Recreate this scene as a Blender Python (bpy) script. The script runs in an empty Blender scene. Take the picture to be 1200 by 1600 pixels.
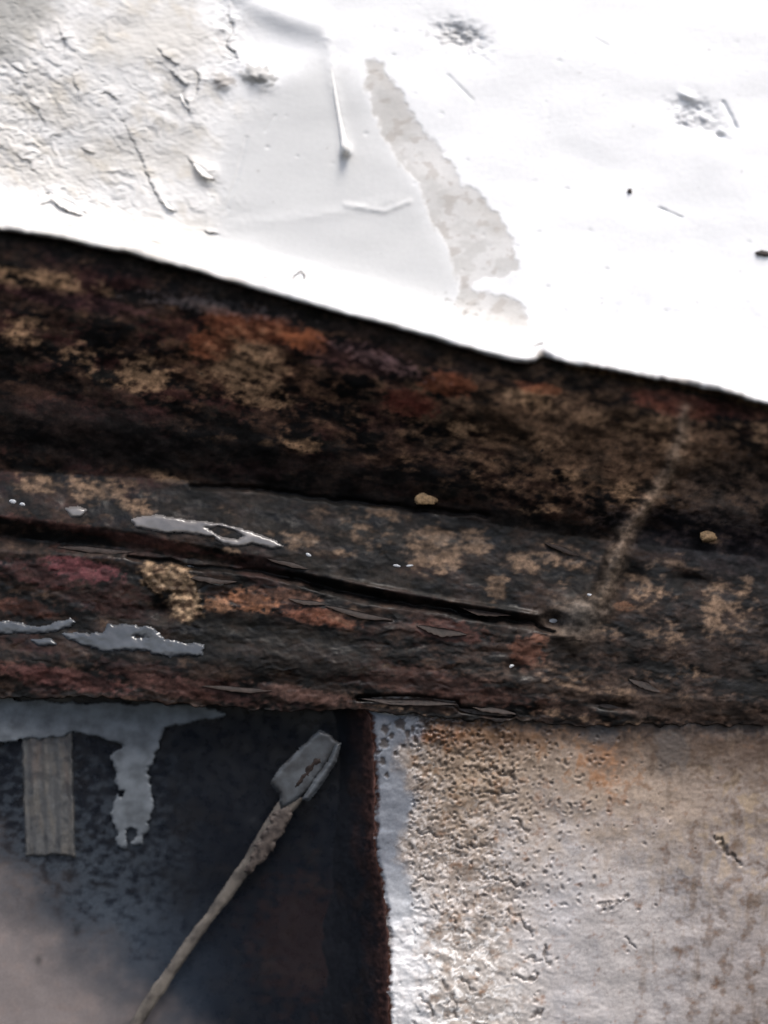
import bpy, math, random
import numpy as np
from mathutils import Vector

# ------------------------------------------------------------------ camera, sky, sun, exposure
scene = bpy.context.scene
COL = scene.collection
S = 0.00025          # metres per photo pixel on the reference plane
D = 1287.0           # distance camera - reference plane, in the same pixels
ZC = 1.30
R = math.radians
cam_d = bpy.data.cameras.new('camera'); cam = bpy.data.objects.new('camera', cam_d); COL.objects.link(cam)
cam.location = (0, -D * S, ZC); cam.rotation_euler = (R(90), 0, 0)
cam_d.sensor_fit = 'HORIZONTAL'; cam_d.sensor_width = 36.0; cam_d.lens = 36.0 * D / 1200.0
cam_d.clip_start = 0.01; cam_d.clip_end = 50
cam_d.dof.use_dof = True; cam_d.dof.focus_distance = (D + 92) * S; cam_d.dof.aperture_fstop = 1.3
scene.camera = cam

SUN_EL, SUN_AZ = 62.0, 28.0     # azimuth measured from -Y (behind the camera) towards +X
world = bpy.data.worlds.new('World'); scene.world = world; world.use_nodes = True
wn = world.node_tree; bg = wn.nodes['Background']
sky = wn.nodes.new('ShaderNodeTexSky'); sky.sky_type = 'NISHITA'; sky.sun_disc = False
sky.sun_elevation = R(SUN_EL); sky.sun_rotation = R(180 - SUN_AZ)
sky.air_density = 1.0; sky.dust_density = 4.0; sky.ozone_density = 0.6
wn.links.new(sky.outputs[0], bg.inputs[0]); bg.inputs[1].default_value = 0.12
sl = bpy.data.lights.new('sun', 'SUN'); sl.energy = 1.5; sl.angle = R(24); sl.color = (1, 0.97, 0.93)
sun = bpy.data.objects.new('sun', sl); COL.objects.link(sun)
sdir = Vector((math.sin(R(SUN_AZ)) * math.cos(R(SUN_EL)), -math.cos(R(SUN_AZ)) * math.cos(R(SUN_EL)), math.sin(R(SUN_EL))))
sun.rotation_euler = sdir.to_track_quat('Z', 'Y').to_euler(); sun.location = (0.5, -1, 2.5)
vs_ = scene.view_settings
vs_.view_transform = 'Standard'; vs_.look = 'None'; vs_.gamma = 1; vs_.use_curve_mapping = False
vs_.exposure = 1.0

# ------------------------------------------------------------------ numpy helpers
def srgb(r, g, b):
    c = np.array([r, g, b], dtype=np.float64) / 255
    return np.where(c <= 0.04045, c / 12.92, ((c + 0.055) / 1.055) ** 2.4)

TAB = np.random.RandomState(7).rand(256, 256) * 2 * math.pi
GX, GY = np.cos(TAB), np.sin(TAB)
def vnoise(x, y, seed=0):
    """gradient noise, about 0..1"""
    x = x + seed * 17.31 + 0.37; y = y - seed * 9.73 + 0.61
    xi = np.floor(x).astype(np.int64); yi = np.floor(y).astype(np.int64)
    fx = x - xi; fy = y - yi
    u = fx * fx * fx * (fx * (fx * 6 - 15) + 10); v = fy * fy * fy * (fy * (fy * 6 - 15) + 10)
    x0 = xi & 255; x1 = (xi + 1) & 255; y0 = yi & 255; y1 = (yi + 1) & 255
    a = GX[y0, x0] * fx + GY[y0, x0] * fy; b = GX[y0, x1] * (fx - 1) + GY[y0, x1] * fy
    c = GX[y1, x0] * fx + GY[y1, x0] * (fy - 1); d = GX[y1, x1] * (fx - 1) + GY[y1, x1] * (fy - 1)
    return 0.5 + 0.85 * ((a * (1 - u) + b * u) * (1 - v) + (c * (1 - u) + d * u) * v)
def fbm(U, V, sx, sy=None, octv=4, seed=0, ang=0.0, gain=0.5, ridge=False):
    """fractal noise about -1..1; sx, sy feature size in photo pixels along / across direction ang"""
    sy = sy or sx
    a = R(ang); c, s = math.cos(a), math.sin(a)
    x = (U * c + V * s) / sx; y = (-U * s + V * c) / sy
    t = 0; amp = 1; tot = 0
    for o in range(octv):
        n = vnoise(x, y, seed + o * 3.7) * 2 - 1
        if ridge: n = 1 - 2 * np.abs(n)
        t = t + n * amp; tot += amp; amp *= gain
        x, y = x * 1.93 + y * 0.41, y * 1.93 - x * 0.37
    return t / tot * 1.5
def sst(a, b, x):
    t = np.clip((x - a) / (b - a), 0, 1); return t * t * (3 - 2 * t)
def poly_sdf(U, V, pts):
    """signed distance, positive inside"""
    d = np.full(U.shape, 1e9); ins = np.zeros(U.shape, bool); n = len(pts)
    for i in range(n):
        ax, ay = pts[i]; bx, by = pts[(i + 1) % n]
        ex, ey = bx - ax, by - ay; wx, wy = U - ax, V - ay
        t = np.clip((wx * ex + wy * ey) / (ex * ex + ey * ey + 1e-9), 0, 1)
        d = np.minimum(d, (wx - ex * t) ** 2 + (wy - ey * t) ** 2)
        if ay != by:
            c = ((ay > V) != (by > V)) & (U < (bx - ax) * (V - ay) / (by - ay) + ax)
            ins ^= c
    return np.sqrt(d) * np.where(ins, 1, -1)
def line_dist(U, V, pts):
    """distance to polyline and position along it 0..1"""
    best = np.full(U.shape, 1e9); pos = np.zeros(U.shape); n = len(pts) - 1
    for i in range(n):
        ax, ay = pts[i]; bx, by = pts[i + 1]
        ex, ey = bx - ax, by - ay
        t = np.clip(((U - ax) * ex + (V - ay) * ey) / (ex * ex + ey * ey + 1e-9), 0, 1)
        d = np.hypot(U - ax - ex * t, V - ay - ey * t)
        m = d < best; best = np.where(m, d, best); pos = np.where(m, (i + t) / n, pos)
    return best, pos
def blob(U, V, cx, cy, rx, ry, ang=0.0):
    a = R(ang); c, s = math.cos(a), math.sin(a); x = U - cx; y = V - cy
    return np.exp(-(((x * c + y * s) / rx) ** 2 + ((-x * s + y * c) / ry) ** 2))
def curve(pts):
    xs = [p[0] for p in pts]; ys = [p[1] for p in pts]
    return lambda x: np.interp(x, xs, ys)

def P(u, v, d):
    """photo pixel and depth (pixels behind the reference plane) to a point in the world"""
    k = (D + d) / D
    return (u - 600) * S * k, d * S, ZC + (800 - v) * S * k

def axis(lo, a, b, hi, fine, coarse):
    left = np.arange(lo, a, coarse); mid = np.arange(a, b, fine); right = np.arange(b, hi + coarse, coarse)
    return np.concatenate([left, mid, right])

# ------------------------------------------------------------------ object helpers
def tag(o, label=None, cat=None, group=None, kind=None):
    if label: o['label'] = label
    if cat: o['category'] = cat
    if group: o['group'] = group
    if kind: o['kind'] = kind
    return o
def empty(name, loc, label, cat, group=None):
    o = bpy.data.objects.new(name, None); COL.objects.link(o); o.location = loc; o.empty_display_size = 0.02
    return tag(o, label, cat, group, 'thing')
def wloc(o):
    p = np.zeros(3)
    while o is not None: p = p + np.array(o.location); o = o.parent
    return p
def link_mesh(name, co, quads, mat, parent=None, col=None, tris=None, smooth=True):
    me = bpy.data.meshes.new(name)
    co = np.asarray(co, dtype=np.float64).reshape(-1, 3)
    if parent is not None: org = wloc(parent)
    else: org = (co.min(0) + co.max(0)) / 2
    faces = np.asarray(quads, dtype=np.int64)
    used = np.unique(faces); remap = np.full(len(co), -1, np.int64); remap[used] = np.arange(len(used))
    co = co[used] - org; faces = remap[faces]
    nf = len(faces); k = faces.shape[1]
    me.vertices.add(len(co)); me.vertices.foreach_set('co', co.astype(np.float32).ravel())
    me.loops.add(nf * k); me.loops.foreach_set('vertex_index', faces.astype(np.int32).ravel())
    me.polygons.add(nf); me.polygons.foreach_set('loop_start', np.arange(0, nf * k, k, dtype=np.int32))
    me.polygons.foreach_set('loop_total', np.full(nf, k, np.int32))
    me.update(calc_edges=True); me.validate()
    if smooth: me.polygons.foreach_set('use_smooth', np.ones(len(me.polygons), bool))
    if col is not None:
        at = me.color_attributes.new('pigment', 'FLOAT_COLOR', 'POINT')
        at.data.foreach_set('color', np.asarray(col, dtype=np.float32).reshape(-1, 4)[used].ravel())
    me.materials.append(mat)
    o = bpy.data.objects.new(name, me); COL.objects.link(o)
    if parent is not None: o.parent = parent
    else: o.location = org
    return o
def grid_faces(nr, nc):
    i = np.arange(nr * nc).reshape(nr, nc)
    return np.stack([i[1:, :-1], i[1:, 1:], i[:-1, 1:], i[:-1, :-1]], -1).reshape(-1, 4)

class Sheet:
    """a modelled relief: U, V photo position, Dp depth, pigment colour and roughness per vertex"""
    def __init__(s, U, V):
        s.U, s.V = U, V; s.Dp = np.zeros(U.shape); s.C = np.zeros(U.shape + (3,)); s.Rg = np.full(U.shape, 0.6)
    def mix(s, m, c):
        m = np.clip(m, 0, 1)[..., None]; s.C = s.C * (1 - m) + np.asarray(c) * m
    def rough(s, m, r):
        m = np.clip(m, 0, 1); s.Rg = s.Rg * (1 - m) + r * m
    def near(s, cx, cy, r):
        return np.nonzero((np.abs(s.U - cx) < r) & (np.abs(s.V - cy) < r))
    def arrays(s):
        x, y, z = P(s.U, s.V, s.Dp)
        co = np.stack([x, y, z], -1).reshape(-1, 3)
        col = np.concatenate([np.clip(s.C, 0.002, 0.9), s.Rg[..., None]], -1).reshape(-1, 4)
        return co, col
    def build(s, names, mats, parent, region=None, labels=None):
        co, col = s.arrays(); F = grid_faces(*s.U.shape)
        if region is None: return [link_mesh(names[0], co, F, mats[0], parent, col)]
        rg = region.reshape(-1)[F].min(1); out = []
        for i, n in enumerate(names):
            f = F[rg == i]
            if len(f): out.append(link_mesh(n, co, f, mats[i], parent, col))
        return out

# ------------------------------------------------------------------ materials
def surface(name, spec=0.5, grain=600.0, grain_amt=0.25, bump=0.25, bump_dist=0.0006, coat=0.0, rough_add=0.0, stretch=(1, 1, 1), metallic=0.0):
    m = bpy.data.materials.new(name); m.use_nodes = True; t = m.node_tree; n = t.nodes; l = t.links
    b = n['Principled BSDF']
    at = n.new('ShaderNodeAttribute'); at.attribute_name = 'pigment'
    tc = n.new('ShaderNodeTexCoord'); mp = n.new('ShaderNodeMapping'); mp.inputs['Scale'].default_value = stretch
    l.new(tc.outputs['Object'], mp.inputs[0])
    n1 = n.new('ShaderNodeTexNoise'); n1.inputs['Scale'].default_value = grain; n1.inputs['Detail'].default_value = 6; n1.inputs['Roughness'].default_value = 0.65
    n2 = n.new('ShaderNodeTexNoise'); n2.inputs['Scale'].default_value = grain * 0.3; n2.inputs['Detail'].default_value = 5
    l.new(mp.outputs[0], n1.inputs['Vector']); l.new(mp.outputs[0], n2.inputs['Vector'])
    mr = n.new('ShaderNodeMapRange'); mr.inputs[1].default_value = 0.25; mr.inputs[2].default_value = 0.75
    mr.inputs[3].default_value = 1 - grain_amt; mr.inputs[4].default_value = 1 + grain_amt
    l.new(n1.outputs[0], mr.inputs[0])
    mx = n.new('ShaderNodeVectorMath'); mx.operation = 'SCALE'
    l.new(at.outputs['Color'], mx.inputs[0]); l.new(mr.outputs[0], mx.inputs['Scale'])
    l.new(mx.outputs[0], b.inputs['Base Color'])
    ra = n.new('ShaderNodeMapRange'); ra.inputs[1].default_value = 0.3; ra.inputs[2].default_value = 0.7
    ra.inputs[3].default_value = -0.1 + rough_add; ra.inputs[4].default_value = 0.1 + rough_add
    l.new(n2.outputs[0], ra.inputs[0])
    ad = n.new('ShaderNodeMath'); ad.operation = 'ADD'; ad.use_clamp = True
    l.new(at.outputs['Alpha'], ad.inputs[0]); l.new(ra.outputs[0], ad.inputs[1]); l.new(ad.outputs[0], b.inputs['Roughness'])
    bp = n.new('ShaderNodeBump'); bp.inputs['Strength'].default_value = bump; bp.inputs['Distance'].default_value = bump_dist
    l.new(n1.outputs[0], bp.inputs['Height']); l.new(bp.outputs[0], b.inputs['Normal'])
    b.inputs['Specular IOR Level'].default_value = spec; b.inputs['Coat Weight'].default_value = coat; b.inputs['Coat Roughness'].default_value = 0.08
    b.inputs['Metallic'].default_value = metallic
    return m
def plain(name, c, rough=0.6, spec=0.5, var=0.25, scale=400.0, bump=0.2, coat=0.0, c2=None, metallic=0.0, trans=0.0):
    m = bpy.data.materials.new(name); m.use_nodes = True; t = m.node_tree; n = t.nodes; l = t.links
    b = n['Principled BSDF']; tc = n.new('ShaderNodeTexCoord')
    n1 = n.new('ShaderNodeTexNoise'); n1.inputs['Scale'].default_value = scale; n1.inputs['Detail'].default_value = 6; n1.inputs['Roughness'].default_value = 0.6
    l.new(tc.outputs['Object'], n1.inputs['Vector'])
    cr = n.new('ShaderNodeValToRGB'); c = np.asarray(c); c2 = c * (1 - var) if c2 is None else np.asarray(c2)
    cr.color_ramp.elements[0].position = 0.35; cr.color_ramp.elements[1].position = 0.65
    cr.color_ramp.elements[0].color = (*c2, 1); cr.color_ramp.elements[1].color = (*np.clip(c * (1 + var), 0, .9), 1)
    l.new(n1.outputs[0], cr.inputs[0]); l.new(cr.outputs[0], b.inputs['Base Color'])
    bp = n.new('ShaderNodeBump'); bp.inputs['Strength'].default_value = bump; bp.inputs['Distance'].default_value = 0.0005
    l.new(n1.outputs[0], bp.inputs['Height']); l.new(bp.outputs[0], b.inputs['Normal'])
    b.inputs['Roughness'].default_value = rough; b.inputs['Specular IOR Level'].default_value = spec
    b.inputs['Coat Weight'].default_value = coat; b.inputs['Coat Roughness'].default_value = 0.05; b.inputs['Metallic'].default_value = metallic
    b.inputs['Transmission Weight'].default_value = trans; b.inputs['IOR'].default_value = 1.33 if trans else 1.5
    return m
M_WALL = surface('peeling_white_paint', spec=0.3, grain=500, grain_amt=0.03, bump=0.08)
M_BARE = surface('bare_grey_plaster', spec=0.3, grain=700, grain_amt=0.05, bump=0.1)
M_RUST = surface('rusty_scale', spec=0.12, grain=520, grain_amt=0.45, bump=0.4, bump_dist=0.0007)
M_WETRUST = surface('wet_rusty_scale', spec=0.2, grain=600, grain_amt=0.5, bump=0.4, bump_dist=0.0005, coat=0.02)
M_BLIS = surface('blistered_paint', spec=0.5, grain=900, grain_amt=0.18, bump=0.16, bump_dist=0.0004)
M_DARK = surface('dark_wet_metal', spec=0.5, grain=800, grain_amt=0.14, bump=0.05, bump_dist=0.0002)
M_WATER = plain('sky_grey_water', srgb(98, 95, 94), rough=0.2, spec=0.6, var=0.2, scale=90, bump=0.05)  # grey base colour paints in the sky mirrored by the puddles
M_DIMWATER = plain('dull_water_film', srgb(66, 69, 73), rough=0.25, spec=0.5, var=0.25, scale=90, bump=0.06)  # same painted reflection, dimmer, for the flange puddles
M_FILM = plain('sky_grey_water_film', srgb(88, 93, 98), rough=0.48, spec=0.4, var=0.35, scale=130, bump=0.12)  # reflected sky painted as a grey base on the film
M_DROP = plain('pale_glint_water', np.array([.8, .83, .87]), rough=0.02, spec=0.6, var=0.01, scale=50, bump=0.0, trans=.55)  # pale base paints white glints into the drops
M_FLAKE = plain('paint_flake', srgb(226, 224, 220), rough=0.6, var=0.06, scale=500, bump=0.3)
M_DIRT = plain('dark_dirt', srgb(52, 46, 42), rough=0.8, var=0.4, scale=900, bump=0.6)
M_SCALE = plain('rust_scale', srgb(34, 26, 23), rough=0.65, spec=.3, var=0.5, scale=500, bump=0.6)
M_TAN = plain('tan_crust', srgb(138, 112, 80), rough=0.75, var=0.35, scale=700, bump=0.8)

# ------------------------------------------------------------------ guiding lines (photo pixels)
_E = curve([(-260, 310), (0, 360), (100, 376), (200, 398), (300, 424), (400, 453), (500, 482), (600, 508), (680, 531), (760, 555),
            (800, 566), (835, 569), (842, 560), (850, 556), (862, 562), (900, 572), (960, 582), (1040, 597), (1120, 612), (1200, 634), (1460, 690)])
def edge(u):
    return (_E(u - 12) + _E(u) * 2 + _E(u + 12)) / 4 + fbm(u, u * 0, 45, octv=5, seed=3, gain=.6) * 1.6 + sst(840, 900, u) * fbm(u, u * 0, 14, octv=3, seed=5) * 2.5

# knots of the beam profile: (v(u), depth(u))
KN = [
    (lambda u: edge(u) - 26,                                   curve([(-260, 8), (1460, 8)])),
    (lambda u: edge(u) + 40,                                   curve([(-260, 10), (0, 10), (600, 16), (1460, 24)])),
    (curve([(-260, 600), (0, 640), (500, 700), (900, 770), (1200, 800), (1460, 830)]),      curve([(-260, 85), (600, 92), (1000, 82), (1460, 72)])),
    (curve([(-260, 700), (0, 735), (270, 748), (520, 775), (850, 832), (1200, 872), (1460, 900)]), curve([(-260, 122), (600, 128), (900, 120), (1200, 118), (1460, 110)])),
    (curve([(-260, 785), (0, 806), (200, 830), (420, 872), (560, 912), (700, 938), (850, 962), (930, 975), (1200, 1000), (1460, 1020)]),
     curve([(-260, 98), (0, 98), (420, 98), (860, 96), (960, 94), (1200, 98), (1460, 98)])),
    (curve([(-260, 818), (0, 838), (200, 858), (420, 892), (560, 930), (700, 952), (850, 978), (930, 992), (1200, 1012), (1460, 1030)]),
     curve([(-260, 124), (0, 124), (200, 116), (420, 112), (700, 104), (860, 104), (930, 93), (1200, 97), (1460, 97)])),
    (curve([(-260, 845), (0, 862), (200, 874), (420, 905), (560, 944), (700, 966), (850, 990), (930, 1005), (1200, 1030), (1460, 1050)]),
     curve([(-260, 98), (0, 98), (420, 94), (860, 94), (930, 92), (1200, 96), (1460, 96)])),
    (curve([(-260, 940), (0, 962), (300, 968), (560, 990), (900, 1030), (1200, 1060), (1460, 1075)]), curve([(-260, 98), (0, 98), (300, 94), (700, 88), (950, 90), (1200, 94), (1460, 94)])),
    (curve([(-260, 1020), (0, 1035), (300, 1045), (560, 1055), (900, 1080), (1200, 1100), (1460, 1110)]), curve([(-260, 82), (0, 82), (560, 80), (800, 82), (1200, 88), (1460, 90)])),
    (curve([(-260, 1075), (0, 1092), (150, 1090), (350, 1105), (460, 1112), (560, 1108), (590, 1112), (720, 1124), (900, 1132), (1200, 1134), (1460, 1134)]),
     curve([(-260, 86), (0, 86), (560, 86), (800, 88), (1200, 94), (1460, 94)])),
]
def beam_depth(U, V):
    vs = [k[0](U) for k in KN]; ds = [k[1](U) for k in KN]
    out = ds[0] + 0 * V
    for i in range(len(KN) - 1):
        t = np.clip((V - vs[i]) / np.maximum(vs[i + 1] - vs[i], 1), 0, 1)
        t2 = t * 0.5 + (t * t * (3 - 2 * t)) * 0.5
        out = np.where(V >= vs[i], ds[i] + (ds[i + 1] - ds[i]) * t2, out)
    return out

# ================================================================== 1. white wall
us = axis(-260, -10, 1210, 1460, 2.4, 10)
ks = np.concatenate([np.linspace(0, 0.33, 26)[:-1], np.linspace(0.33, 1, 300)])
U, K = np.meshgrid(us, ks)
EDG = edge(U); V = -260 + (EDG + 260) * K
w = Sheet(U, V)
s_ = np.maximum(EDG - V, 0)                                     # distance above the lip
d = 44 - 66 * np.exp(-(s_ / 34.0) ** 1.8)       # the wall flares forward into a rim
rim = 15.0
d = np.where(s_ < rim, d + (rim - np.sqrt(np.maximum(rim ** 2 - (rim - s_) ** 2, 0))) * 1.4, d)
leftm = sst(430, 300, U + 0.25 * V * 0 + fbm(U, V, 90, seed=11) * 40)          # flaky half of the wall
# undulation of the skim coat
hgt = fbm(U, V, 260, 180, 3, seed=20) * (3 + 3 * leftm) + fbm(U, V, 70, 60, 3, seed=21) * (.25 + .8 * leftm)
# flaking layers: terraces along the diagonal
wx = U + fbm(U, V, 40, octv=3, seed=31) * 22; wy = V + fbm(U, V, 40, octv=3, seed=32) * 22
t = fbm(wx, wy, 85, 30, 4, seed=33, ang=42) * 3.2
terr = np.floor(t) + sst(0.0, 0.16, t - np.floor(t))
t2 = fbm(wx, wy, 34, 13, 3, seed=37, ang=35) * 2.2
terr2 = np.floor(t2) + sst(0.0, 0.22, t2 - np.floor(t2))
dens = np.clip(blob(U, V, 20, 170, 120, 150) * 1.3 + blob(U, V, 110, 330, 150, 40) * .8 + blob(U, V, 270, 130, 50, 70, 30) * .8 + blob(U, V, 200, 250, 60, 90) * .5 + blob(U, V, 350, 60, 25, 80) * .9, 0, 1)
hgt += terr * 0.55 * leftm * sst(-.2, .5, fbm(U, V, 80, octv=2, seed=34)) + terr2 * 0.75 * dens + fbm(U, V, 16, 9, 3, seed=38, ang=30) * 0.5 * dens
hgt += fbm(U, V, 9, 6, 2, seed=39) * (0.08 + .25 * leftm)
rimm = np.exp(-(s_ / 45.0) ** 2)
hgt += rimm * (fbm(U, V, 40, 10, 3, seed=41, ang=14) * 3.0 + fbm(U, V, 12, seed=42) * 0.8 * leftm)
# pushed-in dent at top, ridge running up right from the middle
ld, lp = line_dist(U, V, [(300, -90), (360, -30), (395, 2), (450, 26), (500, 40), (530, 40)])
hgt += np.where(ld < 60, np.exp(-(ld / 22.0) ** 2) * 6 * sst(1, .75, lp), 0)
hgt += -blob(U, V, 440, 72, 80, 34, 10) * 5
# bare patches (photo: grey tongue running down to the lip)
tongue = [(572, 92), (598, 98), (622, 140), (650, 185), (690, 235), (722, 290), (752, 302), (786, 345), (806, 385), (808, 418), (785, 436), (750, 438), (738, 452), (775, 462),
          (812, 470), (828, 505), (835, 545), (770, 528), (705, 495), (716, 470), (716, 430), (700, 385), (672, 345), (650, 285), (625, 255), (600, 215), (580, 170), (570, 130)]
rag = fbm(U, V, 26, octv=5, seed=51, gain=.62) * 8
sd_t = poly_sdf(U, V, tongue) + rag
pale = [(352, 205), (440, 130), (500, 90), (545, 110), (575, 160), (600, 215), (625, 255), (650, 285), (672, 345), (700, 385), (716, 430), (714, 474), (680, 490), (560, 455), (470, 425), (400, 405), (335, 385), (340, 300)]
sd_p = poly_sdf(U, V, pale) + rag * 0.8
mt = sst(-4, 4, sd_t); mp_ = sst(-30, 30, sd_p); mp_e = sst(-5, 5, sd_p)
hgt -= mt * 0.9
hgt = hgt * (1 - 0.35 * mp_) 
# far left corner: worn grey area
wornl = sst(-20, 30, poly_sdf(U, V, [(-300, -300), (120, -300), (95, 0), (60, 60), (20, 90), (-30, 130), (-300, 180)]) + fbm(U, V, 30, seed=52) * 18)
# long brush runs and scratches
for pts, ww, hh in [([(512, 60), (520, 130), (532, 180), (540, 236)], 9, 2.0), ([(372, 350), (450, 342), (540, 330), (620, 312)], 10, 1.0), ([(385, 215), (372, 270), (352, 330)], 2.5, -1.6),
                    ([(430, 180), (415, 205)], 2, -1.2), ([(540, 320), (600, 330), (640, 315)], 5, 1.6), ([(1130, 160), (1140, 178), (1150, 200)], 3, -3.5),
                    ([(1030, 325), (1065, 340)], 2, -2), ([(700, 118), (738, 156)], 2.5, -1.5), ([(1068, 575), (1070, 560), (1085, 548)], 2.4, -3), ([(930, 60), (950, 72)], 2, -1)]:
    ld, lp = line_dist(U, V, pts); hgt += np.exp(-(ld / ww) ** 2) * hh * (0.6 + 0.4 * vnoise(U / 9, V / 9, 4))
# lumps and pock marks
for cx, cy, rx, ry, hh in [(402, 118, 24, 15, 9), (345, 128, 14, 10, 7), (540, 236, 8, 9, 6), (720, 60, 42, 24, -8), (1085, 180, 40, 24, -7), (1075, 150, 14, 6, 5), (1125, 213, 12, 5, -5), (1066, 195, 9, 6, -5),
                           (1100, 185, 14, 7, 4), (318, 262, 22, 9, 4), (480, 432, 9, 7, 2)]:
    hgt += blob(U, V, cx, cy, rx, ry, 25) * hh * (1 + 0.5 * fbm(U, V, 12, seed=60))
rs = np.random.RandomState(5)
for i in range(60):
    cx, cy = rs.uniform(330, 1200), rs.uniform(0, 600); r = rs.uniform(1.8, 3.8); ix = w.near(cx, cy, 14)
    hgt[ix] -= np.exp(-((w.U[ix] - cx) ** 2 + (w.V[ix] - cy) ** 2) / r ** 2) * rs.uniform(0.3, 1.4)
# chip missing from the rim and short crack
hgt -= blob(U, V, 846, 552, 12, 14) * 16
slit = np.zeros(U.shape)
for pts, amp in [([(74, 300), (88, 316), (106, 328), (138, 336)], 8), ([(285, 146), (292, 160), (298, 182)], 5), ([(266, 112), (278, 122), (292, 134)], 4), ([(306, 108), (314, 124), (304, 156)], 4),
                 ([(186, 178), (205, 212), (218, 240), (226, 262)], 2.5), ([(222, 248), (236, 288), (250, 312), (274, 332)], 4), ([(290, 245), (310, 258), (338, 284)], 4), ([(155, 145), (178, 148), (186, 156)], 3),
                 ([(355, 10), (366, 40), (356, 70), (372, 92), (340, 100)], 3.5), ([(128, 230), (146, 243)], 3), ([(320, 362), (340, 365)], 4), ([(245, 74), (262, 92), (280, 104)], 3), ([(60, 318), (80, 318)], 3),
                 ([(10, 92), (28, 110), (48, 118)], 2.5), ([(40, 150), (60, 172), (72, 200)], 2.5), ([(90, 40), (104, 64), (100, 92)], 2.5), ([(232, 375), (256, 382)], 2.5), ([(20, 240), (44, 252), (58, 270)], 2.5), ([(110, 110), (122, 140), (118, 160)], 2.5)]:
    wu_ = U + fbm(U, V, 16, octv=3, seed=84) * 4; wv_ = V + fbm(U, V, 14, octv=3, seed=85) * 4
    ld, lp = line_dist(wu_, wv_, pts); nx, ny = -(pts[-1][1] - pts[0][1]), pts[-1][0] - pts[0][0]
    cxm = np.interp(lp, np.linspace(0, 1, len(pts)), [a for a, _ in pts]); cym = np.interp(lp, np.linspace(0, 1, len(pts)), [a for _, a in pts])
    side = ((wu_ - cxm) * nx + (wv_ - cym) * ny) / np.hypot(nx, ny)      # positive below the tear
    tap = np.sin(np.pi * np.clip(lp, 0.02, .98)) ** .6 * (ld < 60)
    hgt += sst(0.8, -0.8, side) * np.exp(-ld / 11) * amp * tap - np.exp(-((side - 1.4) / 1.6) ** 2) * np.exp(-(ld / 3) ** 2) * amp * .5 * tap
    slit = np.maximum(slit, np.exp(-((side - 1.2) / 1.5) ** 2) * np.exp(-(ld / 3.2) ** 2) * tap * min(1, amp / 5))
w.Dp = d - hgt
# paint colours
w.C[:] = srgb(238, 238, 238)
stainy = fbm(U, V, 120, 90, 4, seed=71)
w.mix(leftm * (0.5 + 0.4 * sst(-0.3, 0.6, stainy)), srgb(205, 201, 194))
w.mix(leftm * sst(0.1, 0.7, fbm(U, V, 60, 30, 4, seed=72, ang=40)) * 0.4, srgb(198, 188, 170))
w.mix(dens * sst(0.1, .5, fbm(U, V, 22, 12, 4, seed=73, ang=40)) * 0.35, srgb(180, 176, 172))
w.mix(wornl * 0.8, srgb(158, 156, 150))
w.mix(mp_ * 0.9, srgb(207, 207, 205)); w.mix(mp_e * (0.2 + .2 * sst(0, .6, stainy)), srgb(200, 200, 200))
w.mix(mt * (.55 + .3 * sst(-.4, .5, stainy)), srgb(188, 184, 178)); w.mix(mt * sst(0.0, 0.5, fbm(U, V, 40, 26, 4, seed=74)) * 0.7, srgb(192, 190, 186))
w.mix(mt * sst(.2, .5, fbm(U, V, 26, 20, 4, seed=75)) * 0.5, srgb(172, 164, 156))
lm = 0.35 * fbm(U, V, 12, octv=4, seed=76)
w.mix(sst(.3, .6, blob(U, V, 402, 118, 28, 18) + lm) * 0.8, srgb(158, 156, 152)); w.mix(sst(.3, .6, blob(U, V, 348, 126, 18, 12) + lm) * 0.8, srgb(150, 144, 138)); w.mix(sst(.2, 1, blob(U, V, 715, 60, 46, 26) + lm) * 0.7, srgb(176, 175, 173)); w.mix(sst(.3, 1, blob(U, V, 1088, 190, 46, 26) + lm) * 0.5, srgb(170, 170, 172)); w.mix(sst(.2, .8, blob(U, V, 275, 145, 26, 40, -20) + lm) * 0.5, srgb(168, 165, 160))
w.mix(sst(0.35, 0.75, fbm(U, V, 24, 16, 4, seed=77)) * blob(U, V, 1020, 520, 190, 70) * 0.35, srgb(196, 198, 206))
w.mix(blob(U, V, 420, 440, 70, 14, 12) * 0.6 * sst(-.2, .3, fbm(U, V, 18, seed=78)), srgb(178, 166, 168))
w.mix(sst(0.2, .7, fbm(U, V, 10, 8, 3, seed=79)) * blob(U, V, 725, 480, 40, 16, 20) * .8, srgb(130, 124, 118))
w.mix(slit * .75, srgb(104, 98, 90))
# grime along the very edge of the rim
gr = sst(18, 2, s_ + fbm(U, V, 20, 8, 3, seed=80) * 5)
w.mix(gr * (0.45 + 0.4 * sst(845, 960, U)) * (.6 + .4 * sst(-.3, .3, fbm(U, V, 60, seed=83))), srgb(112, 98, 86))
w.mix(blob(U, V, 846, 556, 9, 12), srgb(92, 84, 76))
w.Rg[:] = 0.62
wall = empty('painted_wall', P(600, 560, 60), 'peeling white painted wall with a thick rim above the rusty beam', 'wall')
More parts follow.
